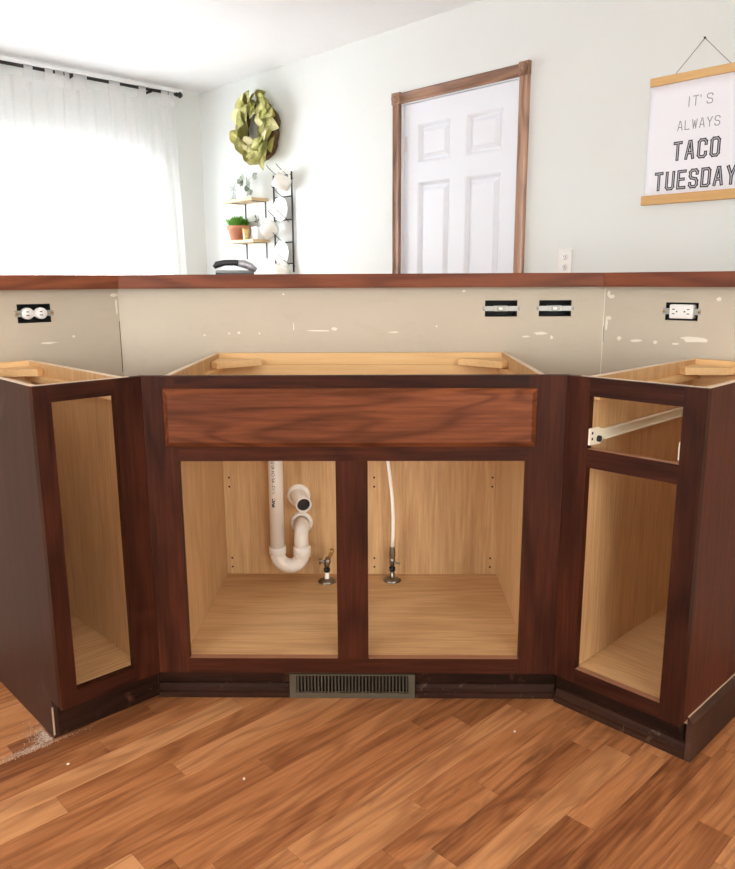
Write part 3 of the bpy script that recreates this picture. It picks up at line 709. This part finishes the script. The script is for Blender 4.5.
# ------------------------------------------------------------------ poster
po = thing('hanging_poster', 'white hanging poster with black lettering between two pale wooden rails', 'poster', UV(U1, 0), -R45)
part('rail', oak_m, po, (-11.8, 5.1, -.75, -.05, 74.2, 75.5), bev=.06); part('rail', oak_m, po, (-12.1, 5.2, -.75, -.05, 55.5, 57.0), bev=.06)
bm = bmesh.new(); N = 14      # paper, slightly bowed
xs = [-11.75+16.5*i/N for i in range(N+1)]
fr = [[bm.verts.new((x, -.3-.22*math.sin(math.pi*i/N)**2*(.6+.4*math.cos(j*.9)), 56.6+17.9*j/8)) for i, x in enumerate(xs)] for j in range(9)]
bk = [[bm.verts.new(v.co+Vector((0, .05, 0))) for v in r] for r in fr]
for j in range(8):
    for i in range(N):
        bm.faces.new((fr[j][i], fr[j][i+1], fr[j+1][i+1], fr[j+1][i])).smooth = True; bm.faces.new((bk[j][i], bk[j+1][i], bk[j+1][i+1], bk[j][i+1])).smooth = True
for j in range(8):
    for i in (0, N): bm.faces.new((fr[j][i], fr[j+1][i], bk[j+1][i], bk[j][i]))
for j in (0, 8):
    for i in range(N): bm.faces.new((fr[j][i], fr[j][i+1], bk[j][i+1], bk[j][i]))
bmesh.ops.recalc_face_normals(bm, faces=bm.faces); obj('paper', bm, paper_m, po)
def paper_y(x, z):
    t = (x+11.75)/16.5; j = (z-56.6)/17.9*8
    return -.3-.22*math.sin(math.pi*min(max(t, 0), 1))**2*(.6+.4*math.cos(j*.9))
bm = bmesh.new(); tube(bm, [(-7.8, -.4, 75.5), (-3.46, -.35, 80.0)], .045, 6); tube(bm, [(-3.46, -.35, 80.0), (.9, -.4, 75.5)], .045, 6); obj('cord', bm, twine_m, po)
bm = bmesh.new(); lathe(bm, [(.16, 0), (.16, .08), (.06, .1), (.06, .5), (0, .5)], 8, Matrix.Translation((-3.46, -.5, 80.05)) @ Matrix.Rotation(math.radians(-90), 4, 'X')); obj('nail', bm, iron_m, po)
c3 = .22
GL = {'T': [[(0, 1), (1, 1)], [(.5, 1), (.5, 0)]], 'A': [[(0, 0), (.4, 1), (.6, 1), (1, 0)], [(.16, .32), (.84, .32)]],
      'C': [[(1, .75), (1, 1-c3/2), (1-c3, 1), (c3, 1), (0, 1-c3/2), (0, c3/2), (c3, 0), (1-c3, 0), (1, c3/2), (1, .25)]],
      'O': [[(c3, 0), (0, c3/2), (0, 1-c3/2), (c3, 1), (1-c3, 1), (1, 1-c3/2), (1, c3/2), (1-c3, 0), (c3, 0)]],
      'U': [[(0, 1), (0, c3/2), (c3, 0), (1-c3, 0), (1, c3/2), (1, 1)]], 'E': [[(1, 1), (0, 1), (0, 0), (1, 0)], [(0, .52), (.8, .52)]],
      'S': [[(1, .78), (1, 1-c3/2), (1-c3, 1), (c3, 1), (0, 1-c3/2), (0, .66), (.18, .54), (.82, .46), (1, .34), (1, c3/2), (1-c3, 0), (c3, 0), (0, c3/2), (0, .22)]],
      'D': [[(0, 0), (0, 1), (1-c3, 1), (1, 1-c3/2), (1, c3/2), (1-c3, 0), (0, 0)]], 'Y': [[(0, 1), (.5, .45), (1, 1)], [(.5, .45), (.5, 0)]],
      'I': [[(.5, 0), (.5, 1)]], "'": [[(.5, .8), (.5, 1)]], 'L': [[(0, 1), (0, 0), (1, 0)]], 'W': [[(0, 1), (.25, 0), (.5, .85), (.75, 0), (1, 1)]]}
def word(txt, x0, adv, lw, z0, h, sw, name, m, lift, parent, skew=0.):
    bm = bmesh.new()
    for i, ch in enumerate(txt):
        if ch == ' ': continue
        for st in GL[ch]:
            P = [Vector((x0+i*adv+sw/2+a*(lw-sw), z0+sw/2+b_*(h-sw))) for a, b_ in st]
            for A, B in zip(P[:-1], P[1:]):
                d = (B-A).normalized(); n_ = Vector((-d.y, d.x))*sw/2; e = d*sw*.42
                quad = [A-e-n_, B+e-n_, B+e+n_, A-e+n_]
                f = [bm.verts.new((q.x, paper_y(q.x, q.y)-.015-lift, q.y)) for q in quad]; g_ = [bm.verts.new((q.x, paper_y(q.x, q.y)-lift+.03, q.y)) for q in quad]
                bm.faces.new(f); bm.faces.new(g_[::-1])
                for k in range(4): bm.faces.new((f[k], g_[k], g_[(k+1) % 4], f[(k+1) % 4]))
    bmesh.ops.recalc_face_normals(bm, faces=bm.faces)
    return obj(name, bm, m, parent)
word("I", -5.6, 1, .9, 70.2, 1.55, .13, 'lettering', thinink_m, .0, po); word("T", -4.55, 1, .95, 70.2, 1.55, .13, 'lettering', thinink_m, .0, po)
word("'", -3.5, 1, .4, 70.2, 1.55, .13, 'lettering', thinink_m, .0, po); word("S", -2.35, 1, .95, 70.2, 1.55, .13, 'lettering', thinink_m, .0, po)
word("ALWAYS", -6.8, 1.18, .85, 66.75, 1.5, .13, 'lettering', thinink_m, .0, po)
t = word("TACO", -7.3, 2.0, 1.6, 62.1, 3.05, .5, 'lettering', ink_m, .0, po); word("TACO", -7.3+.19, 2.0, 1.6-.38, 62.1+.19, 3.05-.38, .12, 'lettering_inline', inline_m, .018, t)
t = word("TUESDAY", -10.15, 1.95, 1.6, 57.6, 3.05, .5, 'lettering', ink_m, .0, po); word("TUESDAY", -10.15+.19, 1.95, 1.6-.38, 57.6+.19, 3.05-.38, .12, 'lettering_inline', inline_m, .018, t)

# ------------------------------------------------------------------ wreath
wr = thing('leaf_wreath', 'round wreath of pale yellow-green leaves hanging on the grey wall', 'wreath', UV(U1, 118.6, 81.6), -R45)
bm = bmesh.new()
for j in range(5):
    rr = random.uniform(6.0, 7.4); oy = random.uniform(-1.9, -1.0)
    pts = [(math.cos(a)*(rr+.35*math.sin(a*5+j)), oy+.3*math.sin(a*7+j*2), math.sin(a)*(rr+.35*math.sin(a*5+j))) for a in [2*math.pi*i/30 for i in range(31)]]
    tube(bm, pts, .55, 7)
obj('twig_ring', bm, twig_m, wr)
def leafmesh(name, L, Wd, m, curl=.5):
    b = bmesh.new(); n = 6; rows = []
    for i in range(n+1):
        t_ = i/n; wv = Wd/2*(math.sin(math.pi*min(1, t_*.92+.06))**.8); zc = curl*math.sin(math.pi*t_)*L*.22
        rows.append([b.verts.new((sx*wv, -zc - (abs(sx)*.22*wv), L*t_)) for sx in (-1, 0, 1)])
    for A, B in zip(rows[:-1], rows[1:]):
        for k in range(2): b.faces.new((A[k], A[k+1], B[k+1], B[k])).smooth = True
    bk_ = bmesh.ops.solidify(b, geom=list(b.faces), thickness=.06)
    return mesh(name, b, m)
lm = [leafmesh('leaf', 4.8, 4.0, leaf_m, .6), leafmesh('leaf', 4.2, 3.3, leaf_m, .9), leafmesh('leaf', 4.5, 3.6, leaf_m, .2)]
for i in range(64):
    a = 2*math.pi*(i/64)+random.uniform(-.1, .1); rr = random.choice((5.2, 6.4, 7.2))+random.uniform(-.4, .4)
    o = obj('leaf', random.choice(lm), None, wr)
    o.location = V3(math.cos(a)*rr, -2.0-random.uniform(0, 1.2), math.sin(a)*rr)
    # leaf points along the ring with a splay outwards or inwards
    tang = a - math.pi/2 + random.uniform(-.9, .9)
    dirv = Vector((math.cos(tang), random.uniform(-.45, .0), math.sin(tang))).normalized()
    nrm = (Vector((random.uniform(-.4, .4), -1, random.uniform(-.3, .5)))); nrm = (nrm - dirv*nrm.dot(dirv)).normalized()
    xx = dirv.cross(nrm)
    M = Matrix((( xx.x, -nrm.x, dirv.x), (xx.y, -nrm.y, dirv.y), (xx.z, -nrm.z, dirv.z)))
    o.rotation_mode = 'QUATERNION'; o.rotation_quaternion = M.to_quaternion()

# ------------------------------------------------------------------ wall shelves and what stands on them
def shelf(label, z):
    r = thing('wall_shelf', label, 'shelf', UV(U1, 124.25, z), -R45, 'small wall shelves')
    part('shelf_board', shelf_m, r, (-6.75, 6.75, -5.6, 0, 0, .75), bev=.05)
    for x in (-3.9, 5.35):
        b = bmesh.new(); box(b, x-.25, x+.25, -.14, 0, -4.2, 0); box(b, x-.25, x+.25, -4.4, 0, -.14, 0); obj('bracket', b, iron_m, r)
    return r
shelf('upper pale wooden wall shelf carrying the vase of eucalyptus', 64.1); shelf('lower pale wooden wall shelf carrying the terracotta pot', 53.4)
ZS1, ZS2 = 64.86, 54.16
def onshelf(name, label, cat, v, out, z): return thing(name, label, cat, UV(U1-out, v, z), -R45)
r = onshelf('glass_vase', 'clear glass vase holding a eucalyptus stem on the upper shelf', 'vase', 130.2-1.0, 3.4, ZS1)
bm = bmesh.new(); lathe(bm, [(0, 0), (.9, 0), (1.0, .15), (1.0, 3.0), (.75, 3.6), (.8, 4.0), (.72, 4.0), (.68, 3.6), (.92, 3.0), (.92, .25), (0, .2)], 18); obj('vase_body', bm, vase_m, r)
r = onshelf('eucalyptus_stem', 'arching eucalyptus stem with grey-green leaves in the glass vase', 'plant', 129.2, 3.4, ZS1+.25)
E_ = 1.55
pts = [(0, 0, .0), (.3, 0, 1.6), (.9*E_, 0, 3.4), (2.0*E_, 0, 4.6), (3.5*E_, 0, 4.9), (5.0*E_, 0, 4.7), (6.6*E_, .1, 5.2)]
bm = bmesh.new(); tube(bm, pts, .08, 6); tube(bm, [(5.0*E_, 0, 4.7), (5.2*E_, 0, 3.5), (5.1*E_, 0, 1.6), (5.15*E_, 0, .7)], .07, 6); obj('stem', bm, euc_m, r)
elm = leafmesh('leaf', 1.7, 1.6, euc_m, .3)
for x, z, ang in ((1.6, 4.1, 60), (2.4, 4.3, -120), (2.7, 4.6, 20), (3.4, 4.6, -150), (3.6, 4.9, 30), (4.4, 4.5, 150), (4.6, 4.7, -40), (6.2, 4.9, 50), (6.5, 5.2, 110), (5.2, 3.4, 90), (5.1, 2.3, 80), (5.1, 2.2, -80), (5.1, 1.0, 70), (5.15, .9, -70)):
    o = obj('leaf', elm, None, r); o.location = V3(x*E_, -.1, z); o.rotation_euler = (random.uniform(-.5, .5), math.radians(ang), random.uniform(-.4, .4))
r = onshelf('potted_plant', 'bushy bright green plant in a terracotta pot on the lower shelf', 'plant', 127.0, 3.5, ZS2)
bm = bmesh.new(); lathe(bm, [(0, 0), (2.1, 0), (2.75, 2.8), (3.15, 2.8), (3.3, 3.85), (2.95, 3.9), (2.75, 3.2), (0, 3.2)], 26); obj('pot', bm, terra_m, r)
bm = bmesh.new(); lathe(bm, [(0, 3.22), (2.55, 3.22), (2.55, 3.3), (0, 3.4)], 18); obj('soil', bm, soil_m, r)
bm = bmesh.new()
for i in range(260):
    a = random.uniform(0, 6.283); rr = 2.2*math.sqrt(random.random()); h = random.uniform(1.8, 3.6)*(1-.35*rr/2.2)+.5
    base = Vector((rr*math.cos(a), rr*math.sin(a), 3.3)); tip = base+Vector((math.cos(a)*rr*.45+random.uniform(-.5, .5), math.sin(a)*rr*.45+random.uniform(-.5, .5), h))
    tip.y = min(tip.y, 3.2); sd = Vector((-math.sin(a+.7), math.cos(a+.7), 0))*.22; md = base.lerp(tip, .6)
    v = [bm.verts.new(base), bm.verts.new(md-sd), bm.verts.new(tip), bm.verts.new(md+sd)]; bm.faces.new(v[:3]); bm.faces.new((v[0], v[2], v[3]))
o = obj('foliage', bm, green_m, r); o['kind'] = 'stuff'
r = onshelf('gold_cup', 'small pale gold cup in front of the terracotta pot', 'cup', 121.6, 4.75, ZS2)
bm = bmesh.new(); lathe(bm, [(0, 0), (.75, 0), (.8, .1), (1.02, 2.9), (.96, 2.9), (.72, .2), (0, .2)], 20); obj('cup_body', bm, gold_m, r)
bm = bmesh.new(); lathe(bm, [(1.0, 2.8), (1.06, 2.86), (1.06, 2.98), (.98, 3.0), (.95, 2.85)], 20); obj('rim', bm, brass_m, r)
r = onshelf('potted_sprig', 'thin dark sprig in a square white pot on the lower shelf', 'plant', 119.3, 2.7, ZS2)
bm = bmesh.new(); box(bm, -1.35, 1.35, -1.2, 1.2, 0, 3.3, bev=.18); obj('pot', bm, ceramic_m, r)
bm = bmesh.new(); box(bm, -1.1, 1.1, -1.0, 1.0, 3.29, 3.36); obj('soil', bm, soil_m, r)
bm = bmesh.new()
tube(bm, [(-.1, 0, 3.3), (.0, 0, 4.6), (-.3, 0, 5.8)], .07, 6); tube(bm, [(0, 0, 4.2), (.5, 0, 5.0), (.6, 0, 5.6)], .06, 6); obj('stem', bm, sage_m, r)
sm_ = leafmesh('leaf', .9, .5, sage_m)
for x, z, a in ((-.3, 5.6, -20), (.6, 5.4, 40), (0, 4.5, -70), (.2, 4.6, 60), (-.2, 5.1, -60), (.4, 4.9, 80)):
    o = obj('leaf', sm_, None, r); o.location = V3(x, 0, z); o.rotation_euler = (0, math.radians(a), random.uniform(-.6, .6))

# ------------------------------------------------------------------ mug rack
rk = thing('mug_rack', 'black wire wall rack with crossbars and slanted hooks', 'rack', UV(U1, 0), -R45)
xa_, xb_ = -114.5, -106.9
for x, z1 in ((xa_, 70.3), (xb_, 70.6)):
    b = bmesh.new(); tube(b, [(x, -.5, 45.5), (x, -.5, z1)], .22, 8); obj('upright', b, iron_m, rk)
for z in (69.9, 64.6, 58.8, 53.1, 47.7):
    b = bmesh.new(); tube(b, [(xa_, -.5, z), (xb_, -.5, z)], .15, 8); obj('crossbar', b, iron_m, rk)
HK = [(-112.6, 69.9), (-108.6, 69.9), (-110.7, 64.6), (-112.6, 58.8), (-108.8, 58.8), (-110.7, 53.1), (-108.8, 47.7)]
for x, z in HK:
    b = bmesh.new(); tube(b, [(x, -.4, z-.5), (x, -.7, z), (x-.2, -3.4, z+1.9), (x-.25, -3.9, z+2.5)], .09, 6); obj('hook', b, iron_m, rk)
for x in (xa_, xb_):
    for z in (47, 69): b = bmesh.new(); tube(b, [(x, -.4, z), (x, 0, z)], .12, 6); obj('standoff', b, iron_m, rk)
def mug(label, x, out, z, rx, ry, rz):
    r = thing('mug', label, 'mug', (UV(U1, 0) + Vector((0, 0, 0))), 0, 'cream mugs hanging on the rack')
    r.location = UV(U1-out, -x, z); r.rotation_mode = 'XYZ'; r.rotation_euler = (rx, ry, rz-R45)
    b = bmesh.new(); lathe(b, [(0, -1.9), (1.45, -1.9), (1.62, -1.75), (1.85, 0), (1.9, 1.9), (1.78, 1.95), (1.7, 1.8), (1.6, -1.5), (0, -1.6)], 24); obj('mug_body', b, cream_m, r)
    b = bmesh.new(); tube(b, [(1.75, 0, 1.1), (2.6, 0, 1.2), (3.0, 0, .4), (2.9, 0, -.5), (2.3, 0, -1.1), (1.6, 0, -1.15)], [.3, .27, .27, .27, .27, .3], 8); obj('handle', b, cream_m, r)
mug('cream mug hanging at the top of the wire rack', -107.4, 3.1, 67.7, math.radians(20), math.radians(-62), math.radians(15))
mug('cream mug hanging halfway down the wire rack', -112.6, 3.6, 56.4, math.radians(10), math.radians(-120), math.radians(20))
mug('cream mug hanging lowest on the wire rack, just above the bar', -109.4, 2.6, 45.4, math.radians(15), math.radians(-70), math.radians(10))
for z, lb in ((61.5, 'round white saucer held in the wire rack below the top mug'), (50.4, 'round white saucer held in the wire rack above the lowest mug')):
    r = thing('saucer', lb, 'plate', UV(U1-.9, 110.7, z), -R45, 'saucers in the rack')
    b = bmesh.new(); lathe(b, [(0, 0), (1.6, 0), (2.0, .08), (3.05, .5), (3.1, .58), (3.0, .6), (1.9, .2), (0, .14)], 28, Matrix.Rotation(math.radians(90), 4, 'X')); obj('saucer_dish', b, ceramic_m, r)
    b = bmesh.new(); lathe(b, [(1.35, -.14), (1.5, -.14), (1.5, .03), (1.35, .03)], 20, Matrix.Rotation(math.radians(90), 4, 'X')); obj('foot_ring', b, ceramic_m, r)

# ------------------------------------------------------------------ telephone on the bar
ph = thing('telephone', 'charcoal and silver cordless telephone lying on the bar top', 'telephone', V3(-16.2, 28.6, BZ1), math.radians(12))
bm = bmesh.new(); prism(bm, [(-1.6, 0), (-1.6, .25), (1.7, .6), (2.0, .5), (2.0, 0)], -2.4, 2.4, 'x'); obj('cradle', bm, phone_dark, ph)
bm = bmesh.new()
tube(bm, [(-2.6, -1.2, .9), (-2.2, -1.2, 1.25), (-1.2, -1.2, 1.48), (0, -1.2, 1.5), (.6, -1.2, 1.42)], [.25, .42, .36, .38, .42], 12); obj('handset', bm, phone_dark, ph)
bm = bmesh.new(); tube(bm, [(.45, -1.2, 1.42), (1.2, -1.2, 1.3), (2.0, -1.2, 1.0), (2.7, -1.2, .55)], [.46, .52, .5, .3], 12); obj('earpiece', bm, phone_silver, ph)

# ------------------------------------------------------------------ curtains on the dining window
cr = thing('curtain_rod', 'dark bronze curtain rod with finial above the window', 'curtain rod', UV(0, W1), R45)
RY, RZ = -3.0, 94.1
bm = bmesh.new(); tube(bm, [(-30, RY, RZ), (69.6, RY, RZ)], .42, 12); obj('rod', bm, rod_m, cr)
bm = bmesh.new(); lathe(bm, [(.42, 0), (.6, .1), (.6, .35), (.3, .5), (.75, 1.0), (.85, 1.4), (.5, 1.9), (0, 2.3)], 14, Matrix.Translation((69.6, RY, RZ)) @ Matrix.Rotation(math.radians(90), 4, 'Y')); obj('finial', bm, rod_m, cr)
for x in (61.8, 39.9, 2): part('bracket', rod_m, cr, (x-.3, x+.3, RY-.1, 0, RZ-.75, RZ-.35), (x-.3, x+.3, -.15, 0, RZ-2.0, RZ+.3), (x-.3, x+.3, RY-.5, RY-.35, RZ-.75, RZ+.1))
def curtain(label, x0, x1, fl0, fl1, tabs, seed):
    r = thing('curtain', label, 'curtain', UV(0, W1), R45, 'sheer white curtains')
    rnd = random.Random(seed); n = 90; zt, zb = 91.6, 1.0; rows = 14
    ph_ = [rnd.uniform(0, 6.28) for _ in range(5)]; b = bmesh.new(); G = []
    for j in range(rows+1):
        t_ = j/rows; z = zt+(zb-zt)*t_; row = []
        for i in range(n+1):
            s = i/n; x = (x0+(x1-x0)*s)*(1-t_)+(fl0+(fl1-fl0)*s)*t_
            y = RY + (.2+.4*min(1, t_*2))*(math.sin(s*2*math.pi*(x1-x0)/4.3+ph_[0]+.8*math.sin(s*9+ph_[1])) + .5*math.sin(s*2*math.pi*(x1-x0)/2.1+ph_[2]+t_*1.5))
            row.append(b.verts.new((x, y, z + (.25*math.cos(s*2*math.pi*len(tabs)) if j == 0 else 0))))
        G.append(row)
    for j in range(rows):
        for i in range(n): b.faces.new((G[j][i], G[j+1][i], G[j+1][i+1], G[j][i+1])).smooth = True
    obj('drape', b, sheer_m, r)
    for a, c_ in tabs:
        b = bmesh.new(); P = [(RY-.25, zt-1.0), (RY-.47, zt+.5), (RY-.5, RZ), (RY-.35, RZ+.4), (RY, RZ+.55), (RY+.35, RZ+.4), (RY+.5, RZ), (RY+.47, zt+.5), (RY+.25, zt-1.0)]
        A = [b.verts.new((a, y, z)) for y, z in P]; B = [b.verts.new((c_, y, z)) for y, z in P]
        for i in range(len(P)-1): b.faces.new((A[i], B[i], B[i+1], A[i+1])).smooth = True
        obj('tab', b, sheer_m, r)
curtain('sheer white tab-top curtain panel, the right one beside the room corner', 38.2, 68.9, 37.0, 72.4, [(38.3, 39.5), (40.5, 44.0), (49.9, 52.9), (58.2, 60.3), (64.8, 66.9), (67.1, 68.7)], 3)
curtain('sheer white tab-top curtain panel, the left one cut by the picture edge', 2.0, 38.05, 1.0, 36.8, [(4, 6.5), (12, 14.5), (20, 22.5), (28.4, 30.5), (33.4, 35.4), (35.9, 38.0)], 5)

# ------------------------------------------------------------------ kitchen ceiling lamp (above and behind the camera)
kl = thing('ceiling_lamp', 'round flush ceiling lamp with frosted dome over the kitchen floor', 'lamp', V3(-6, -58, CEIL))
bm = bmesh.new(); lathe(bm, [(0, 0), (8, 0), (8.2, -.6), (7.6, -1.4), (0, -1.4)], 32); obj('lamp_base', bm, lamp_metal, kl)
k = NT('frosted_lamp_glass'); k.b.inputs['Base Color'].default_value = lin(250, 246, 238); k.b.inputs['Emission Color'].default_value = (1, .84, .64, 1); k.b.inputs['Emission Strength'].default_value = 9
bm = bmesh.new(); lathe(bm, [(7.4, -1.4), (7.2, -2.6), (5.8, -4.0), (3.2, -4.9), (0, -5.2)], 32); obj('dome', bm, k.m, kl)

# ------------------------------------------------------------------ plaster crumbs and dust on the floor
bm = bmesh.new()
rnd = random.Random(11)
for i in range(1300):
    if rnd.random() < .55: u = -26.2+rnd.gauss(0, 2.2); v = 16.75+rnd.gauss(0, .3)
    else: u = -24.35-abs(rnd.gauss(0, .8)); v = 16.9+abs(rnd.gauss(0, 1.6))
    if u > -24.3 and v > 16.6: continue
    s = rnd.uniform(.012, .055); c = UV(u, v)/IN; a = rnd.uniform(0, 3.14)
    poly = [(c.x+s*rnd.uniform(.6, 1.5)*math.cos(a+k_*1.571), c.y+s*math.sin(a+k_*1.571)) for k_ in range(4)]
    prism(bm, poly, .0, rnd.uniform(.005, .02))
o = obj('plaster_dust', bm, plain('pale_plaster_dust', lin(205, 190, 172), .95)); o['kind'] = 'stuff'; o['label'] = 'pale plaster dust swept along the left cabinet end panel'; o['category'] = 'dust'
for (u, v), lb in (((-24.9, 12.0), 'white plaster crumb on the dark floor strip near the left cabinet'), ((-14.6, -1.0), 'white plaster crumb in the middle of the floor'), ((8.4, -13.6), 'white plaster crumb on the floor right of the register')):
    b = bmesh.new(); s = .14; box(b, -s, s, -s*.7, s*.7, 0, s*.9, bev=.05); o = tag(obj('plaster_crumb', b, plaster_m), lb, 'crumb', 'plaster crumbs on the floor'); o.location = UV(u, v, 0); o.rotation_euler = (0, 0, rnd.uniform(0, 3))
